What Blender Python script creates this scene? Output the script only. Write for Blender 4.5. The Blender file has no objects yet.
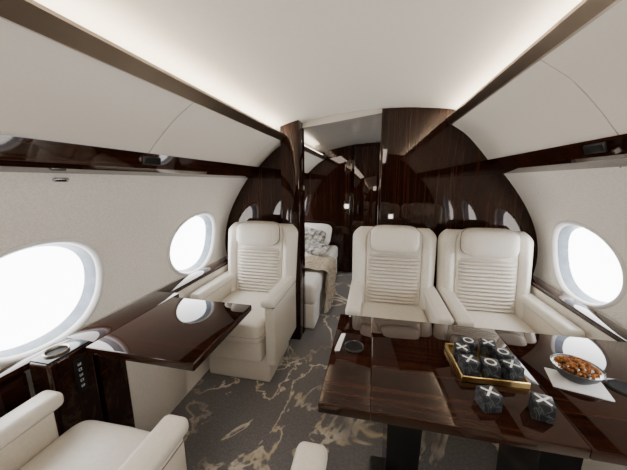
import bpy, bmesh, math, random
import numpy as np
from mathutils import Vector, Matrix
random.seed(4)
C = bpy.context.collection
R = math.radians

# ---------------------------------------------------------------- materials
def newmat(name):
    m = bpy.data.materials.new(name); m.use_nodes = True
    nt = m.node_tree; b = nt.nodes['Principled BSDF']
    return m, nt, b
def ramp(nt, fac, stops):
    r = nt.nodes.new('ShaderNodeValToRGB')
    e = r.color_ramp.elements
    while len(e) < len(stops): e.new(.5)
    for i, (p, c) in enumerate(stops):
        e[i].position = p; e[i].color = (*c, 1)
    nt.links.new(fac, r.inputs[0]); return r
def noise(nt, vec, scale, detail=3, dist=0, rough=.5):
    n = nt.nodes.new('ShaderNodeTexNoise')
    n.inputs['Scale'].default_value = scale; n.inputs['Detail'].default_value = detail
    n.inputs['Distortion'].default_value = dist; n.inputs['Roughness'].default_value = rough
    if vec: nt.links.new(vec, n.inputs['Vector'])
    return n
def coords(nt, scale=(1, 1, 1), rot=(0, 0, 0)):
    t = nt.nodes.new('ShaderNodeTexCoord'); mp = nt.nodes.new('ShaderNodeMapping')
    mp.inputs['Scale'].default_value = scale; mp.inputs['Rotation'].default_value = rot
    nt.links.new(t.outputs['Object'], mp.inputs['Vector']); return mp.outputs[0]
def bump(nt, b, h, strength, dist=.01):
    n = nt.nodes.new('ShaderNodeBump'); n.inputs['Strength'].default_value = strength
    n.inputs['Distance'].default_value = dist
    nt.links.new(h, n.inputs['Height']); nt.links.new(n.outputs[0], b.inputs['Normal'])
def simple(name, c1, c2, rough=.5, metal=0, scale=30, bumps=0, coat=0, spec=.5, dist=.004):
    m, nt, b = newmat(name); v = coords(nt)
    n = noise(nt, v, scale, 4)
    r = ramp(nt, n.outputs['Fac'], [(.35, c1), (.65, c2)])
    nt.links.new(r.outputs[0], b.inputs['Base Color'])
    b.inputs['Roughness'].default_value = rough; b.inputs['Metallic'].default_value = metal
    b.inputs['Coat Weight'].default_value = coat; b.inputs['Coat Roughness'].default_value = .03
    b.inputs['Specular IOR Level'].default_value = spec
    if bumps: bump(nt, b, n.outputs['Fac'], bumps, dist)
    return m
def wood(name, scale, c1=(.0060, .0018, .0010), c2=(.031, .0092, .0046)):
    m, nt, b = newmat(name); v = coords(nt, scale)
    n = noise(nt, v, 1.6, 4, .2)
    r = ramp(nt, n.outputs['Fac'], [(.32, c1), (.5, tuple((p + q) * .43 for p, q in zip(c1, c2))), (.68, c2)])
    nt.links.new(r.outputs[0], b.inputs['Base Color'])
    b.inputs['Roughness'].default_value = .035; b.inputs['Specular IOR Level'].default_value = .44
    b.inputs['Specular Tint'].default_value = (1, .88, .80, 1)
    return m
def emit(name, col, s):
    m, nt, b = newmat(name)
    b.inputs['Base Color'].default_value = (*col, 1)
    b.inputs['Emission Color'].default_value = (*col, 1); b.inputs['Emission Strength'].default_value = s
    return m
M = {}
M['leather'] = simple('ivory_leather', (.70, .645, .56), (.75, .695, .61), .38, scale=90, bumps=.10)
M['leather_rib'] = simple('ivory_leather_ribbed', (.63, .575, .495), (.68, .62, .54), .40, scale=90, bumps=.10)
M['stitch'] = simple('taupe_seam', (.16, .135, .11), (.22, .185, .15), .7, scale=90)
M['wall'] = simple('cream_wall_fabric', (.81, .76, .695), (.92, .875, .81), .85, scale=130, bumps=.9, dist=.006)
M['panel'] = simple('cream_bin_panel', (.85, .795, .71), (.87, .815, .73), .55, scale=120, bumps=.05)
M['ceiling'] = simple('ceiling_cloth', (.89, .845, .765), (.91, .865, .785), .8, scale=60)
M['lacquer'] = simple('reflective_ceiling_panel', (.70, .66, .60), (.73, .69, .63), .16, .45, scale=6)
M['bezel'] = simple('window_bezel', (.72, .70, .67), (.76, .74, .71), .35, scale=20)
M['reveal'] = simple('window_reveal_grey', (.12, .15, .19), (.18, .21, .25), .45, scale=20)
M['woodx'] = wood('dark_gloss_wood_across', (.8, 50, 50), (.0050, .0015, .0009), (.040, .0118, .0058))
M['woody'] = wood('dark_gloss_wood_along', (60, .8, 60))
M['woodz'] = wood('dark_gloss_wood_upright', (65, 65, .8))
M['bronze'] = simple('champagne_bronze_trim', (.46, .385, .31), (.52, .44, .36), .30, 1, scale=8)
M['gold'] = simple('brushed_gold', (.55, .38, .14), (.66, .48, .20), .28, 1, scale=60)
M['chrome'] = simple('satin_chrome', (.5, .5, .5), (.6, .6, .6), .25, 1, scale=30)
M['black'] = simple('black_gloss', (.008, .008, .008), (.014, .014, .014), .15, scale=20)
M['well'] = simple('matte_black', (.006, .006, .006), (.010, .010, .010), .6, scale=20, spec=.15)
M['smoke'] = simple('smoked_glass', (.012, .012, .013), (.022, .022, .023), .4, scale=20, spec=.3)
M['dark'] = simple('dark_metal', (.03, .028, .026), (.05, .045, .04), .35, .6, scale=20)
M['white'] = simple('white_ink', (.84, .84, .82), (.88, .88, .86), .6, scale=40)
M['linen'] = simple('white_linen', (.72, .69, .64), (.78, .75, .70), .85, scale=10, bumps=.3, dist=.015)
M['throw'] = simple('beige_knit', (.30, .235, .165), (.50, .42, .32), .95, scale=45, bumps=1)
M['greyp'] = simple('grey_print_cloth', (.07, .065, .06), (.60, .57, .52), .9, scale=20, bumps=.2)
M['plate'] = simple('white_porcelain', (.78, .78, .78), (.82, .82, .82), .2, scale=10)
M['snack'] = simple('toasted_snack', (.11, .03, .007), (.44, .17, .04), .6, scale=60, bumps=.4, spec=.2)
M['cove'] = emit('cove_light', (1, .89, .74), 25)
M['pane'] = emit('daylight_pane', (.96, .98, 1), 11.5)
M['led'] = emit('switch_glow', (1, .95, .85), 1.6)
m, nt, b = newmat('black_marble'); v = coords(nt)
n = noise(nt, v, 24, 6, 2)
r = ramp(nt, n.outputs['Fac'], [(.0, (.008, .009, .011)), (.47, (.016, .017, .020)), (.515, (.11, .12, .13)), (.56, (.016, .017, .020))])
nt.links.new(r.outputs[0], b.inputs['Base Color']); b.inputs['Roughness'].default_value = .35; b.inputs['Specular IOR Level'].default_value = .3; M['marble'] = m
# carpet
m, nt, b = newmat('veined_carpet'); v = coords(nt)
n1 = noise(nt, v, 1.35, 5, 1.4, .60)
s = nt.nodes.new('ShaderNodeMath'); s.operation = 'SUBTRACT'; s.inputs[1].default_value = .5
nt.links.new(n1.outputs['Fac'], s.inputs[0])
a = nt.nodes.new('ShaderNodeMath'); a.operation = 'ABSOLUTE'; nt.links.new(s.outputs[0], a.inputs[0])
rv = ramp(nt, a.outputs[0], [(.0, (1, 1, 1)), (.010, (.8, .8, .8)), (.022, (0, 0, 0))])
n2 = noise(nt, v, 2.2, 3); rm = ramp(nt, n2.outputs['Fac'], [(.39, (.12, .12, .12)), (.50, (.9, .9, .9))])
mu = nt.nodes.new('ShaderNodeMath'); mu.operation = 'MULTIPLY'
nt.links.new(rv.outputs[0], mu.inputs[0]); nt.links.new(rm.outputs[0], mu.inputs[1])
n3 = noise(nt, v, 90, 5, .4, .7); rb_ = ramp(nt, n3.outputs['Fac'], [(.3, (.140, .130, .127)), (.5, (.18, .167, .163)), (.7, (.235, .22, .213))])
n4 = noise(nt, v, 6, 2); rc = ramp(nt, n4.outputs['Fac'], [(.4, (.74, .67, .54)), (.6, (.60, .50, .34))])
mx = nt.nodes.new('ShaderNodeMix'); mx.data_type = 'RGBA'
nt.links.new(mu.outputs[0], mx.inputs['Factor']); nt.links.new(rb_.outputs[0], mx.inputs['A']); nt.links.new(rc.outputs[0], mx.inputs['B'])
nt.links.new(mx.outputs['Result'], b.inputs['Base Color']); b.inputs['Roughness'].default_value = 1
b.inputs['Specular IOR Level'].default_value = 0
n5 = noise(nt, v, 400, 2); bump(nt, b, n5.outputs['Fac'], .5, .003)
M['carpet'] = m

# ---------------------------------------------------------------- mesh helpers
class MB:
    def __init__(s): s.bm = bmesh.new()
    def box(s, c, d, r=0, seg=3, mat=None):
        n = bmesh.new(); bmesh.ops.create_cube(n, size=1)
        for v in n.verts: v.co = Vector((v.co.x * d[0], v.co.y * d[1], v.co.z * d[2]))
        if r: bmesh.ops.bevel(n, geom=list(n.edges), offset=min(r, .49 * min(d)), segments=seg, profile=.5, affect='EDGES')
        T = mat if mat else Matrix()
        for v in n.verts: v.co = T @ v.co + Vector(c)
        return s._merge(n)
    def _merge(s, n):
        n.verts.index_update()
        mp = [s.bm.verts.new(v.co) for v in n.verts]
        for f in n.faces:
            s.bm.faces.new([mp[v.index] for v in f.verts])
        n.free(); return mp
    def grid(s, fn, nu, nv, closeu=False):
        g = [[s.bm.verts.new(fn(i / nu, j / nv)) for j in range(nv + 1)] for i in range(nu if closeu else nu + 1)]
        k = len(g)
        for i in range(nu):
            for j in range(nv):
                s.bm.faces.new((g[i][j], g[(i + 1) % k][j], g[(i + 1) % k][j + 1], g[i][j + 1]))
        return g
    def prism(s, pts, y0, y1):
        a = [s.bm.verts.new((x, y0, z)) for x, z in pts]; b = [s.bm.verts.new((x, y1, z)) for x, z in pts]
        n = len(pts)
        for i in range(n): s.bm.faces.new((a[i], a[(i + 1) % n], b[(i + 1) % n], b[i]))
        s.bm.faces.new(a[::-1]); s.bm.faces.new(b); return a + b
    def lathe(s, prof, c=(0, 0, 0), n=32):
        rings = []
        for r, z in prof:
            rings.append([s.bm.verts.new((c[0] + r * math.cos(2 * math.pi * i / n), c[1] + r * math.sin(2 * math.pi * i / n), c[2] + z)) for i in range(n)])
        for a, b in zip(rings, rings[1:]):
            for i in range(n): s.bm.faces.new((a[i], a[(i + 1) % n], b[(i + 1) % n], b[i]))
        if prof[0][0] > 1e-3: s.bm.faces.new(rings[0][::-1])
        return [v for r_ in rings for v in r_]
    def sup(s, c, d, e1=.35, e2=.35, n=28, m=18, mat=None, fn=None):
        def sp(t, e): return math.copysign(abs(t) ** e, t)
        vs = []; rings = []
        for j in range(m + 1):
            ph = -math.pi / 2 + math.pi * j / m; ring = []
            for i in range(n):
                th = 2 * math.pi * i / n
                p = Vector((d[0] / 2 * sp(math.cos(ph), e1) * sp(math.cos(th), e2), d[1] / 2 * sp(math.cos(ph), e1) * sp(math.sin(th), e2), d[2] / 2 * sp(math.sin(ph), e1)))
                if fn: p = fn(p)
                if mat: p = mat @ p
                ring.append(s.bm.verts.new(p + Vector(c)))
            rings.append(ring); vs += ring
        for a, b in zip(rings, rings[1:]):
            for i in range(n): s.bm.faces.new((a[i], a[(i + 1) % n], b[(i + 1) % n], b[i]))
        return vs
    def build(s, name, mat, parent=None, angle=40, merge=True):
        if merge: bmesh.ops.remove_doubles(s.bm, verts=s.bm.verts, dist=1e-5)
        bmesh.ops.recalc_face_normals(s.bm, faces=s.bm.faces)
        me = bpy.data.meshes.new(name); s.bm.to_mesh(me); s.bm.free()
        me.materials.append(mat)
        me.shade_smooth(); me.set_sharp_from_angle(angle=R(angle))
        o = bpy.data.objects.new(name, me); C.objects.link(o)
        if parent: o.parent = parent
        return o
def empty(name, loc=(0, 0, 0), rz=0):
    o = bpy.data.objects.new(name, None); C.objects.link(o); o.location = loc; o.rotation_euler = (0, 0, rz)
    o.empty_display_size = .05; return o
def tag(o, label, cat, group=None):
    o['label'] = label; o['category'] = cat
    if group: o['group'] = group
    return o
def struct(o): o['kind'] = 'structure'; return o
def copy_tree(o, parent=None):
    c = o.copy(); C.objects.link(c); c.parent = parent
    for ch in list(o.children): copy_tree(ch, c)
    return c

# ---------------------------------------------------------------- cabin shell
Y0, YB, Y2 = -1.25, 2.2, 4.0
LW = [(.62, -1.265), (.8, -1.285), (.95, -1.265), (1.12, -1.20), (1.26, -1.12), (1.40, -1.015)]
RW = [(.62, 1.15), (.8, 1.17), (.95, 1.15), (1.12, 1.08), (1.28, .98), (1.43, .86)]
pL = np.polyfit([p[0] for p in LW], [p[1] for p in LW], 4)
pR = np.polyfit([p[0] for p in RW], [p[1] for p in RW], 4)
xl = lambda z: float(np.polyval(pL, z)); xr = lambda z: float(np.polyval(pR, z))
WZ, WA, WB_ = .900, .250, .210
WY = [-.18, .765, 1.75, 2.715, 3.68]
def sell(t, a, b, e=.93):
    c, s_ = math.cos(t), math.sin(t)
    return a * math.copysign(abs(c) ** e, c), b * math.copysign(abs(s_) ** e, s_)
def side_wall(name, X, z0, z1):
    mb = MB()
    ed = [Y0 + .6] + [(WY[i] + WY[i + 1]) / 2 for i in range(4)] + [4.16]
    for q, cy in enumerate(WY):
        def f(u, v):
            t = 2 * math.pi * u
            ex, ez = sell(t, WA, WB_)
            c, s_ = math.cos(t), math.sin(t)
            h = (ed[q + 1] - cy) if c >= 0 else (cy - ed[q])
            zu = (z1 - WZ) if s_ >= 0 else (WZ - z0)
            k = min(h / max(abs(c), 1e-6), zu / max(abs(s_), 1e-6))
            bx, bz = c * k, s_ * k
            y = ex + (bx - ex) * v; z = WZ + ez + (bz - ez) * v
            return Vector((X(z), cy + y, z))
        mb.grid(f, 96, 8, True)
    def g(u, v):
        z = z0 + (z1 - z0) * v; return Vector((X(z), Y0 + (ed[0] - Y0) * u, z))
    mb.grid(g, 2, 14)
    return struct(mb.build(name, M['wall'], angle=60))
side_wall('wall_left', xl, .64, 1.395)
side_wall('wall_right', xr, .64, 1.43)
wi = 1
def ringmesh(X, sg, cy, prof, nv):
    mb = MB()
    def f(u, v):
        k = v * (len(prof) - 1); i = min(int(k), len(prof) - 2); w = k - i
        sc = prof[i][0] * (1 - w) + prof[i + 1][0] * w; d = prof[i][1] * (1 - w) + prof[i + 1][1] * w
        ey, ez = sell(2 * math.pi * u, WA * sc, WB_ * sc)
        return Vector((X(WZ + ez) + sg * d, cy + ey, WZ + ez))
    mb.grid(f, 80, nv, True); return mb
for X, sg in ((xl, -1), (xr, 1)):
    for cy in WY:
        w = struct(ringmesh(X, sg, cy, [(1.12, .010), (1.10, -.008), (1.05, -.012), (1.0, -.002), (.985, .012)], 8).build('window_%d' % wi, M['bezel'], angle=60)); wi += 1
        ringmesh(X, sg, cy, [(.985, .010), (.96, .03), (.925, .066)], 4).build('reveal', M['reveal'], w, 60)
        mb = MB(); ring = []
        for i in range(64):
            ey, ez = sell(2 * math.pi * i / 64, WA * .94, WB_ * .94)
            ring.append(mb.bm.verts.new((X(WZ + ez) + sg * .062, cy + ey, WZ + ez)))
        cc = mb.bm.verts.new((X(WZ) + sg * .062, cy, WZ))
        for i in range(64): mb.bm.faces.new((ring[i], ring[(i + 1) % 64], cc))
        mb.build('pane', M['pane'], w, 80)
for nm, pts in (('trim_1', [(-1.265, .655), (-1.22, .45), (-1.17, .25), (-1.12, 0), (-1.16, 0), (-1.3, .655)]),
                ('trim_2', [(1.15, .655), (1.11, .45), (1.07, .25), (1.02, 0), (1.06, 0), (1.2, .655)])):
    mb = MB(); mb.prism(pts, Y0, Y2); struct(mb.build(nm, M['panel']))
mb = MB(); mb.box((-.05, (Y0 + Y2 + .1) / 2, -.02), (2.4, Y2 + .1 - Y0, .04)); struct(mb.build('floor', M['carpet']))
cp = [(-.84, 1.685), (-.76, 1.73), (-.66, 1.768), (-.5, 1.808), (-.3, 1.842), (-.06, 1.864), (.18, 1.868), (.38, 1.855), (.52, 1.838), (.62, 1.80), (.68, 1.75)]
def cr(P, t):
    n = len(P) - 1; k = min(int(t * n), n - 1); u = t * n - k
    g = lambda i: np.array(P[max(0, min(n, i))], float)
    a, b_, c, d = g(k - 1), g(k), g(k + 1), g(k + 2)
    return .5 * (2 * b_ + (c - a) * u + (2 * a - 5 * b_ + 4 * c - d) * u * u + (3 * b_ - a - 3 * c + d) * u ** 3)
mb = MB(); mb.grid(lambda u, v: Vector((cr(cp, u)[0], Y0 + (YB + .03 - Y0) * v, cr(cp, u)[1])), 50, 2)
struct(mb.build('ceiling', M['ceiling'], angle=80))
mb = MB(); mb.grid(lambda u, v: Vector((cr(cp, u)[0], YB + .03 + (Y2 - YB - .03) * v, cr(cp, u)[1])), 50, 2)
struct(mb.build('trim_11', M['lacquer'], angle=80))
mb = MB(); mb.prism([(-1.05, 1.370), (-.965, 1.385), (-.945, 1.40), (-.932, 1.462), (-1.05, 1.478)], Y0, Y2); struct(mb.build('trim_3', M['woody'], angle=20))
mb = MB(); mb.prism([(.90, 1.395), (.80, 1.420), (.785, 1.432), (.765, 1.492), (.90, 1.512)], Y0, Y2); struct(mb.build('trim_4', M['woody'], angle=20))
mb = MB(); mb.prism([(-.725, 1.652), (-.699, 1.650), (-.660, 1.682), (-.662, 1.692), (-.725, 1.668)], Y0, Y2); struct(mb.build('trim_5', M['bronze'], angle=10))
mb = MB(); mb.prism([(.535, 1.737), (.508, 1.737), (.477, 1.766), (.479, 1.778), (.535, 1.757)], Y0, Y2); struct(mb.build('trim_6', M['bronze'], angle=10))
def bin_(pts, y0, y1, label):
    mb = MB(); n = 10
    P = [cr(pts[:4], i / n) for i in range(n + 1)] + [np.array(q) for q in pts[4:]]
    mb.prism([tuple(p) for p in P], y0 + .003, y1 - .003)
    tag(mb.build('overhead_bin', M['panel'], angle=50), label, 'overhead bin', 'overhead storage bins above the windows')
BL = [(-.940, 1.464), (-.865, 1.535), (-.785, 1.602), (-.702, 1.654), (-.74, 1.68), (-1.05, 1.48)]
BR = [(.775, 1.494), (.70, 1.585), (.615, 1.672), (.515, 1.740), (.54, 1.765), (.88, 1.512)]
bin_(BL, -1.25, .08, 'cream overhead bin panel on the left, nearest the viewer')
bin_(BL, .08, 1.04, 'long cream overhead bin panel above the nearest left window')
bin_(BL, 1.04, 2.0, 'cream overhead bin panel above the far left window')
bin_(BL, 2.0, 2.2, 'short cream overhead bin panel against the dark wood bulkhead on the left')
bin_(BR, -1.25, .15, 'cream overhead bin panel on the right, nearest the viewer')
bin_(BR, .15, 1.13, 'cream overhead bin panel at the right edge of the picture')
bin_(BR, 1.13, 2.2, 'cream overhead bin panel above the right round window and white seats')
bin_(BL, 2.26, 4.0, 'cream overhead bin panel inside the bedroom above the bed')
bin_(BR, 2.26, 4.0, 'cream overhead bin panel on the right inside the bedroom')
for x, z, l in ((-.70, 1.69, 'warm linear cove light behind the left bronze ceiling trim'), (.525, 1.775, 'warm linear cove light behind the right bronze ceiling trim')):
    mb = MB(); mb.box((x, (Y0 + YB) / 2, z), (.022, YB - Y0 - .02, .012), .003, 1)
    tag(mb.build('cove_light', M['cove']), l, 'cove light')
mb = MB(); mb.box(((-1.35 - .56) / 2, YB + .03, .97), (.79, .06, 1.94)); struct(mb.build('wall_back_left', M['woodz']))
mb = MB(); mb.box(((.045 + 1.3) / 2, YB + .03, .97), (1.255, .06, 1.94)); struct(mb.build('wall_back_right', M['woodz']))
mb = MB(); mb.box((-.635, YB - .025, .92), (.145, .17, 1.84), .003, 2); struct(mb.build('trim_7', M['woodz'], angle=25))
mb = MB(); mb.box((.05, YB + .02, .93), (.02, .12, 1.86), .004, 2); struct(mb.build('trim_8', M['woodz']))
mb = MB(); mb.grid(lambda u, v: Vector((-.57 + .63 * u, YB, 1.755 + .085 * u + (.12) * v)), 8, 1)
mb.grid(lambda u, v: Vector((-.57 + .63 * u, YB + .06 * v, 1.755 + .085 * u)), 8, 1)
struct(mb.build('trim_9', M['lacquer']))
mb = MB(); mb.box((-.05, Y2 + .03, .97), (2.6, .06, 1.94)); struct(mb.build('wall_back', M['woodz']))
mb = MB(); mb.box((-.05, Y0 - .03, .97), (2.6, .06, 1.94)); struct(mb.build('wall_front_added', M['woodz']))  # unseen end wall added to enclose the light; dark wood dims reflections
d = MB(); d.box((.05, Y2 - .012, .93), (.64, .03, 1.78), .004, 2); dd = struct(d.build('door_1', M['woodz']))
h = MB(); h.box((-.2, Y2 - .045, .95), (.02, .03, .12), .006, 2); h.build('door_handle', M['dark'], dd)
mb = MB(); mb.box((-.36, Y2 - .03, .92), (.09, .08, 1.80), .002, 1); struct(mb.build('trim_10', M['woodz'], angle=20))

# side ledges
e = empty('side_ledge', (-1.18, 0, 0))
def seg(mb, xi, y0, y1, z, h, xo=-1.262, r=.006):
    mb.box(((xi + xo) / 2 + 1.18, (y0 + y1) / 2, z), (xi - xo, y1 - y0, h), r, 2)
mb = MB(); seg(mb, -1.210, -1.22, .82, .68, .028); seg(mb, -1.105, .82, 1.34, .68, .028); seg(mb, -1.165, 1.34, 2.19, .68, .028)
mb.build('ledge_top', M['woody'], e)
mb = MB(); seg(mb, -1.110, .95, 1.33, .34, .648, -1.155); seg(mb, -1.170, 1.33, 2.17, .34, .648, -1.2); mb.build('side_panel', M['leather'], e)
mb = MB(); seg(mb, -1.21, -1.22, .65, .34, .648, -1.235); seg(mb, -1.108, .83, .95, .34, .648, -1.155); mb.build('fascia', M['woody'], e)
tag(e, 'glossy dark wood ledge running below the two left windows', 'side ledge')
e = empty('side_ledge', (1.10, .5, 0))
mb = MB(); mb.box((-.003, 0, .68), (.085, 3.38, .028), .006, 2); mb.build('ledge_top', M['woody'], e)
mb = MB(); mb.box((-.02, 0, .34), (.044, 3.36, .65), .008, 2); mb.build('side_panel', M['leather'], e)
tag(e, 'glossy dark wood ledge below the round right window', 'side ledge')

# ---------------------------------------------------------------- chairs
TL = math.tan(R(9))
def lean(p): return Vector((p.x, p.y + max(0, p.z - .40) * TL, p.z))
def make_chair():
    e = empty('cabin_armchair')
    mb = MB(); mb.box((0, .03, .10), (.46, .44, .20), .018); mb.build('base', M['leather'], e)
    mb = MB(); mb.box((0, .0, .275), (.40, .52, .17), .025, 4); mb.build('seat_shell', M['leather'], e)
    mb = MB()
    mb.sup((0, -.04, .415), (.435, .53, .14), .24, .18, 48, 24, fn=lambda p: Vector((p.x, p.y, p.z + .012 * (1 - (p.x / .23) ** 2) * (1 if p.z > 0 else 0))))
    sc = mb.build('seat_cushion', M['leather'], e, 70)
    mb = MB(); mb.sup((0, -.04, .395), (.439, .534, .004), .2, .18, 48, 4); mb.build('seam', M['stitch'], sc, 70)
    mb = MB(); NU, NV = 110, 50
    def w(v):
        return .297 - .012 * (1 - v) - (.055 * max(0, (v - .87) / .13) ** 2.4)
    def f(u, v):
        uu = 2 * u - 1; z = .36 + .655 * v
        ed = (1 - abs(uu) ** 6) ** .5 if abs(uu) < 1 else 0
        te = (1 - max(0, (v - .90) / .10) ** 2.5) if v > .90 else 1
        bol = .046 * math.exp(-((abs(uu) - .82) / .13) ** 2) * (1 - .6 * max(0, (v - .7) / .3))
        gr = .020 * math.exp(-((abs(uu) - .650) / .014) ** 2)
        y = .235 - (.062 + bol - gr) * ed * max(te, 0) ** .5
        return lean(Vector((uu * w(v), y, z)))
    g1 = mb.grid(f, NU, NV)
    g2 = mb.grid(lambda u, v: lean(Vector(((2 * u - 1) * w(v) * .99, .250 + .065 * (1 - abs(2 * u - 1) ** 6) ** .5 * (1 - v ** 12), .36 + .655 * v))), NU, NV)
    for a_ in (0, NU):
        for j in range(NV): mb.bm.faces.new((g1[a_][j], g1[a_][j + 1], g2[a_][j + 1], g2[a_][j]))
    for j_ in (0, NV):
        for i in range(NU): mb.bm.faces.new((g1[i][j_], g1[i + 1][j_], g2[i + 1][j_], g2[i][j_]))
    bk = mb.build('backrest', M['leather'], e, 60)
    mb = MB(); NR = 15
    def f2(u, v):
        uu = 2 * u - 1; z = .470 + .375 * v
        ed = (1 - abs(uu) ** 8) ** .5 if abs(uu) < 1 else 0
        rib = .023 * abs(math.sin(math.pi * v * NR)) ** .6
        return lean(Vector((uu * .187, .205 - (.038 + rib) * ed * (1 - abs(2 * v - 1) ** 14), z)))
    mb.grid(f2, 24, NR * 8); mb.build('ribbed_panel', M['leather_rib'], bk, 80)
    mb = MB()
    for v in mb.sup((0, .156, .950), (.330, .170, .182), .50, .42, 40, 24): v.co = lean(v.co)
    hd = mb.build('headrest', M['leather'], e, 80)
    mb = MB()
    for v in mb.sup((0, .166, .950), (.338, .004, .190), .50, .1, 40, 24): v.co = lean(v.co)
    mb.build('piping', M['stitch'], hd, 80)
    for sg in (-1, 1):
        mb = MB()
        mb.box((sg * .2540, .02, .375), (.070, .50, .42), .014, 4)
        ar = mb.build('armrest', M['leather'], e, 60)
        mb = MB(); mb.box((sg * .2470, .005, .602), (.088, .53, .056), .023, 6); mb.build('arm_pad', M['leather'], ar, 60)
        mb = MB(); mb.box((sg * .2540, .015, .5745), (.073, .51, .004), .001, 1); mb.build('seam', M['stitch'], ar)
    return e
ch0 = make_chair()
spots = [(-.86, 1.73, 0, 'cream leather armchair beside the far left window, behind the small folding table'),
         (.160, 1.73, 0, 'cream leather armchair next to the aisle, facing the viewer across the large table'),
         (.757, 1.73, 0, 'cream leather armchair by the right window, facing the viewer across the large table'),
         (-.82, .38, math.pi, 'nearest cream leather armchair at the lower left corner, seen from behind its seat'),
         (.110, .38, math.pi, 'cream leather armchair at the bottom edge, mostly hidden before the large table'),
         (.707, .38, math.pi, 'cream leather armchair tucked before the table at the lower right, almost out of view')]
for i, (x, y, rz, l) in enumerate(spots):
    o = ch0 if i == 0 else copy_tree(ch0)
    o.location = (x, y, 0); o.rotation_euler.z = rz
    tag(o, l, 'armchair', 'cream leather cabin armchairs')

# ---------------------------------------------------------------- tables
TZ = .70
e = empty('conference_table', (.45, .98, 0))
for x0, x1, nm in ((-.585, -.432, 'leaf'), (-.431, .10, 'tabletop'), (.101, .600, 'leaf')):
    mb = MB(); mb.box(((x0 + x1) / 2, 0, TZ - .016), (x1 - x0, .575, .032), .003, 2); mb.build(nm, M['woodx'], e)
mb = MB(); mb.box((.01, 0, TZ - .05), (1.02, .40, .035), .004, 1); mb.build('underframe', M['dark'], e)
for x in (-.31, .16):
    mb = MB()
    mb.prism([(x - .05, .02), (x + .05, .02), (x + .06, .64), (x - .06, .64)], -.12, .12); mb.build('leg', M['black'], e)
    mb = MB(); mb.box((x, 0, .012), (.20, .36, .024), .008, 2); mb.build('foot', M['dark'], e)
tag(e, 'large glossy dark wood dining table holding the game blocks and snack bowl', 'table')
e = empty('folding_table', (-.855, 1.03, 0))
mb = MB(); mb.box((.002, -.006, TZ - .018), (.486, .497, .034), .005, 3); mb.build('tabletop', M['woodx'], e)
mb = MB(); mb.box((-.228, .06, TZ - .058), (.045, .34, .045), .004, 1); mb.build('hinge_rail', M['dark'], e)
mb = MB(); mb.box((-.10, 0, TZ - .046), (.25, .03, .02), .004, 1); mb.build('support_arm', M['dark'], e)
tag(e, 'small glossy dark wood folding table fixed to the ledge under the left windows', 'table')
def cup(x, y, z, label, r=.040):
    e = empty('cup_holder', (x, y, z))
    mb = MB(); mb.lathe([(r, 0), (r, .004), (r * .90, .006), (r * .86, .004), (r * .84, .002)], n=40); mb.build('rim', M['dark'], e)
    mb = MB(); mb.lathe([(r * .84, .0), (r * .82, .0035), (.0001, .0035)], n=40); mb.build('well', M['well'], e)
    return tag(e, label, 'cup holder')
cup(-.05, 1.0, TZ, 'round black cup holder set in the aisle end of the large table')
cup(.80, .955, TZ, 'round black cup holder in the large table to the right of the snack bowl')
e = empty('control_console', (-1.158, .735, 0))
mb = MB(); mb.box((0, 0, .375), (.096, .165, .65), .014, 4); mb.build('housing', M['woodz'], e)
mb = MB(); mb.box((0, 0, .7015), (.088, .150, .006), .002, 2); mb.build('top_plate', M['black'], e)
mb = MB(); mb.lathe([(.038, .7035), (.0405, .713), (.038, .716), (.034, .713), (.033, .706)], (0, -.015, 0), 40); mb.build('cup_ring', M['bronze'], e)
mb = MB(); mb.lathe([(.033, .7055), (.0001, .7058)], (0, -.015, 0), 32); mb.build('well', M['well'], e)
mb = MB(); mb.box((.0485, .018, .590), (.006, .040, .145), .002, 2); fp = mb.build('control_panel', M['well'], e)
for k in range(5):
    mb = MB(); z = .638 - k * .0235; x = .0520; y = .018; w_ = .0011
    mb.box((x, y, z - .0045), (.001, .011, w_)); mb.box((x, y - .005, z), (.001, w_, .009)); mb.box((x, y + .005, z), (.001, w_, .009))
    if k % 2: mb.box((x, y, z + .0045), (.001, .010, w_))
    else: mb.box((x, y, z + .001), (.001, w_, .006))
    mb.build('control_icon', M['white'], fp)
tag(e, 'dark wood console at the left ledge with round cup holder and small white control icons', 'control console')

# ---------------------------------------------------------------- game set
e = empty('game_tray', (.405, .977, TZ), R(2))
mb = MB(); mb.box((0, 0, .005), (.195, .185, .008), .002, 1); mb.build('tray_base', M['gold'], e)
mb = MB()
for sx, sy, dx, dy in ((0, -.0935, .202, .006), (0, .0935, .202, .006), (-.098, 0, .006, .19), (.098, 0, .006, .19)):
    mb.box((sx, sy, .012), (dx, dy, .022), .002, 1)
mb.build('tray_rim', M['gold'], e)
tag(e, 'square brushed gold tray holding the black game blocks', 'tray')
BS = .050
def block(sym):
    e = empty('game_block')
    mb = MB(); mb.box((0, 0, BS / 2), (BS, BS, BS), .0015, 2); mb.build('block_body', M['marble'], e)
    mb = MB(); T = Matrix.Translation((0, 0, BS + .0004))
    if sym == 'X':
        for an in (45, -45):
            for v in mb.box((0, 0, 0), (.046, .0058, .0012), mat=Matrix.Rotation(R(an), 4, 'Z')): v.co = T @ v.co
    else:
        mb.grid(lambda u, v: T @ Vector(((.0125 + .0055 * v) * math.cos(2 * math.pi * u), (.0125 + .0055 * v) * math.sin(2 * math.pi * u), .0006)), 32, 1, True)
    mb.build('marking', M['white'], e, merge=False)
    return e
protos = {}
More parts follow.
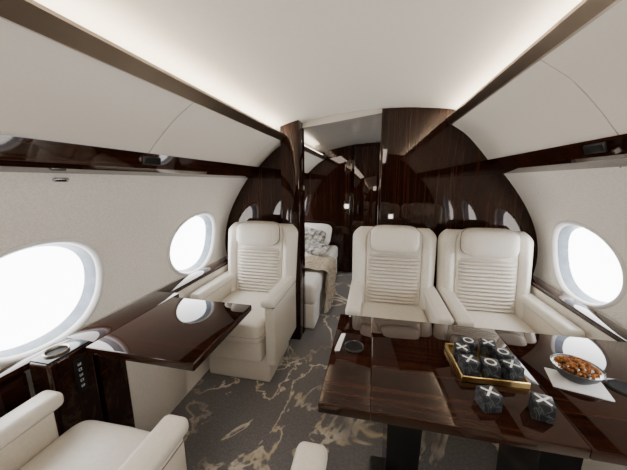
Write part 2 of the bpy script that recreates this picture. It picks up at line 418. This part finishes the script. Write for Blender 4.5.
B = [('X', .340, .922, 10, 1, 'front left corner of gold tray'), ('O', .402, .917, -8, 1, 'middle front of gold tray'),
     ('X', .466, .921, 16, 1, 'front right corner of gold tray'), ('X', .336, .990, -12, 1, 'left side of gold tray'),
     ('O', .468, .989, 6, 1, 'right side of gold tray'), ('O', .372, 1.041, 4, 1, 'left of the back row on gold tray'),
     ('X', .440, 1.042, -14, 1, 'right of the back row on gold tray'),
     ('X', .352, .785, 14, 0, 'bare table, left of the loose pair'), ('X', .485, .782, -16, 0, 'bare table, right of the loose pair')]
for s_, x, y, a_, tr, l in B:
    if s_ in protos: o = copy_tree(protos[s_])
    else: o = protos[s_] = block(s_)
    o.location = (x, y, TZ + (.0092 if tr else 0)); o.rotation_euler.z = R(a_)
    tag(o, 'black marble cube marked %s, %s' % (s_, l), 'game block', 'tic tac toe blocks')

# ---------------------------------------------------------------- snack bowl
mb = MB(); mb.box((0, 0, .003), (.145, .100, .005), .002, 2)
o = mb.build('serving_plate', M['plate']); o.location = (.670, .945, TZ); o.rotation_euler.z = R(-14)
tag(o, 'flat white rectangular plate under the dark snack bowl', 'plate')
e = empty('snack_bowl', (.682, .975, TZ + .0055))
mb = MB(); mb.lathe([(.036, 0), (.042, .003), (.058, .020), (.067, .040), (.064, .040), (.055, .022), (.038, .009), (.0001, .007)], n=48); mb.build('bowl_body', M['smoke'], e, 60)
mb = MB(); mb.lathe([(.0655, .0390), (.0675, .040), (.0672, .0412), (.0660, .0410), (.0652, .040)], n=48); mb.build('bowl_rim', M['chrome'], e, 80)
tag(e, 'round smoked glass bowl with silver rim filled with toasted snacks', 'bowl')
mb = MB()
for k in range(130):
    r_ = .054 * math.sqrt(random.random()); t = random.random() * 6.28
    z = .038 + .014 * (1 - (r_ / .056) ** 2) + random.uniform(-.003, .003)
    rot = Matrix.Rotation(random.random() * 6, 4, 'Z') @ Matrix.Rotation(random.random() * 3, 4, 'X')
    p = (r_ * math.cos(t), r_ * math.sin(t), z)
    mb.sup(p, (random.uniform(.012, .019), .009, .007), 1, 1, 8, 6, rot)
o = mb.build('snack_mix', M['snack'], merge=False); o.location = (.682, .975, TZ + .0055); o['kind'] = 'stuff'
tag(o, 'heap of toasted nuts and crackers in the smoked glass bowl', 'snacks')

# ---------------------------------------------------------------- bedroom
e = empty('bed', (-.83, 3.1, 0))
mb = MB(); mb.box((0, 0, .12), (.70, 1.64, .24), .02); mb.build('bed_base', M['linen'], e)
mb = MB(); mb.box((0, 0, .33), (.72, 1.66, .20), .05, 6); mb.build('mattress', M['linen'], e)
tag(e, 'made bed with white linen beyond the doorway', 'bed')
def pillow(x, y, z, d, rot, mat, label):
    mb = MB(); mb.sup((0, 0, 0), d, .9, .45, 36, 16)
    o = mb.build('pillow', M[mat], None, 80); o.location = (x, y, z); o.rotation_euler = [R(q) for q in rot]
    tag(o, label, 'pillow', 'pillows on the bed')
pillow(-.84, 3.78, .600, (.58, .38, .13), (48, 0, -4), 'linen', 'large white pillow at the head of the bed')
pillow(-.82, 3.54, .585, (.44, .34, .11), (46, 6, -14), 'greyp', 'grey patterned pillow leaning in front of the white pillow')
pillow(-.64, 3.28, .510, (.27, .22, .10), (18, 0, -24), 'greyp', 'small grey patterned cushion nearest the throw on the bed')
mb = MB()
def thr(u, v):
    s_ = u * .74; y = 2.62 + .52 * v - .06 * u + .04 * math.sin(u * 5) + .02 * math.sin(v * 9)
    k = .012 * math.sin(v * 17 + u * 5) + .006 * math.sin(v * 37 - u * 7)
    if s_ < .34: x, z = -.79 + s_, .438 + .6 * k + .014 + .02 * math.sin(u * 9) ** 2
    else: x, z = -.440 + k * 1.6 + .022 + .03 * (s_ - .34), .446 - (s_ - .34)
    return Vector((x, y, z))
mb.grid(thr, 34, 70)
o = tag(mb.build('throw_blanket', M['throw'], None, 80), 'beige knitted throw hanging over the side of the bed', 'blanket')

# ---------------------------------------------------------------- small fittings
def plate(x, y, z, s_, label):
    e = empty('switch_plate', (x, y, z))
    mb = MB(); mb.box((0, -.005, 0), (s_, .010, s_), .002, 1); mb.build('frame', M['chrome'], e)
    mb = MB(); mb.box((0, -.011, 0), (s_ * .65, .004, s_ * .65), .001, 1); mb.build('switch', M['led'], e)
    tag(e, label, 'switch plate')
plate(.140, YB, 1.08, .045, 'small square metal switch plate on the right wood bulkhead above the aisle chair')
plate(-.36, Y2 - .07, 1.0, .085, 'small lit square plate on the far bedroom bulkhead')
def vent(x, y, z, ry, label, L=.10):
    e = empty('air_vent', (x, y, z)); e.rotation_euler = (0, ry, 0)
    mb = MB(); mb.box((0, 0, 0), (.010, L, .036), .004, 2); mb.build('frame', M['dark'], e)
    mb = MB(); mb.box((-.003 if x > 0 else .003, 0, 0), (.010, L - .014, .024), .003, 2); mb.build('grille', M['well'], e)
    tag(e, label, 'air vent')
vent(-.938, 1.05, 1.432, R(12), 'small dark rectangular vent in the left wood strip between the windows')
vent(.774, 1.22, 1.462, R(-20), 'dark rectangular vent in the right wood strip')
for (X, sg, cy, lb) in ((xl, -1, .78, 'nearest left window'), (xl, -1, 1.72, 'far left window'), (xr, 1, 1.72, 'right window')):
    z = WZ - .262
    e = empty('shade_switch', (X(z + .02), cy, z + .02))
    mb = MB(); mb.box((0, 0, 0), (.012, .034, .022), .003, 2); mb.build('bezel', M['chrome'], e)
    mb = MB(); mb.box((-sg * .005, 0, 0), (.006, .020, .010), .001, 1); mb.build('button', M['dark'], e)
    tag(e, 'tiny window shade switch under the ' + lb, 'switch')
e = empty('reading_light', (xl(1.352) + .002, .76, 1.352)); e.rotation_euler = (0, R(36), 0)
mb = MB(); mb.box((0, 0, 0), (.014, .050, .016), .005, 3); mb.build('housing', M['chrome'], e)
mb = MB(); mb.box((.006, 0, 0), (.006, .030, .009), .002, 1); mb.build('lens', M['black'], e)
tag(e, 'slim metal reading light high on the left wall near the front window', 'reading light')

# ---------------------------------------------------------------- lights, world, camera
l = bpy.data.lights.new('cabin_fill', 'AREA'); l.shape = 'RECTANGLE'; l.size = .5; l.size_y = 1.0; l.energy = 24; l.color = (1, .93, .84)  # added fill light behind the camera, not a cabin fixture
o = bpy.data.objects.new('cabin_fill', l); C.objects.link(o); o.location = (-.05, -.55, 1.84); o.rotation_euler = (R(18), 0, 0)
l = bpy.data.lights.new('bedroom_fill', 'AREA'); l.shape = 'RECTANGLE'; l.size = .25; l.size_y = 1.2; l.energy = 9; l.color = (1, .93, .84)  # added fill to brighten the bedroom, no fixture there
o = bpy.data.objects.new('bedroom_fill', l); C.objects.link(o); o.location = (-.62, 3.1, 1.70); o.rotation_euler = (0, R(-12), 0)
w = bpy.data.worlds.new('world'); bpy.context.scene.world = w; w.use_nodes = True
w.node_tree.nodes['Background'].inputs[0].default_value = (.9, .95, 1, 1); w.node_tree.nodes['Background'].inputs[1].default_value = .6
cam = bpy.data.cameras.new('camera'); co = bpy.data.objects.new('camera', cam); C.objects.link(co)
cam.sensor_width = 36; cam.lens = 36 * 275 / 627; cam.clip_start = .02
psi, th = R(12.1), R(11.0)
F = Vector((-math.sin(psi) * math.cos(th), math.cos(psi) * math.cos(th), -math.sin(th)))
Rr = Vector((math.cos(psi), math.sin(psi), 0)); U = Rr.cross(F)
co.matrix_world = Matrix(((Rr.x, U.x, -F.x, 0), (Rr.y, U.y, -F.y, 0), (Rr.z, U.z, -F.z, 1.345), (0, 0, 0, 1)))
bpy.context.scene.camera = co
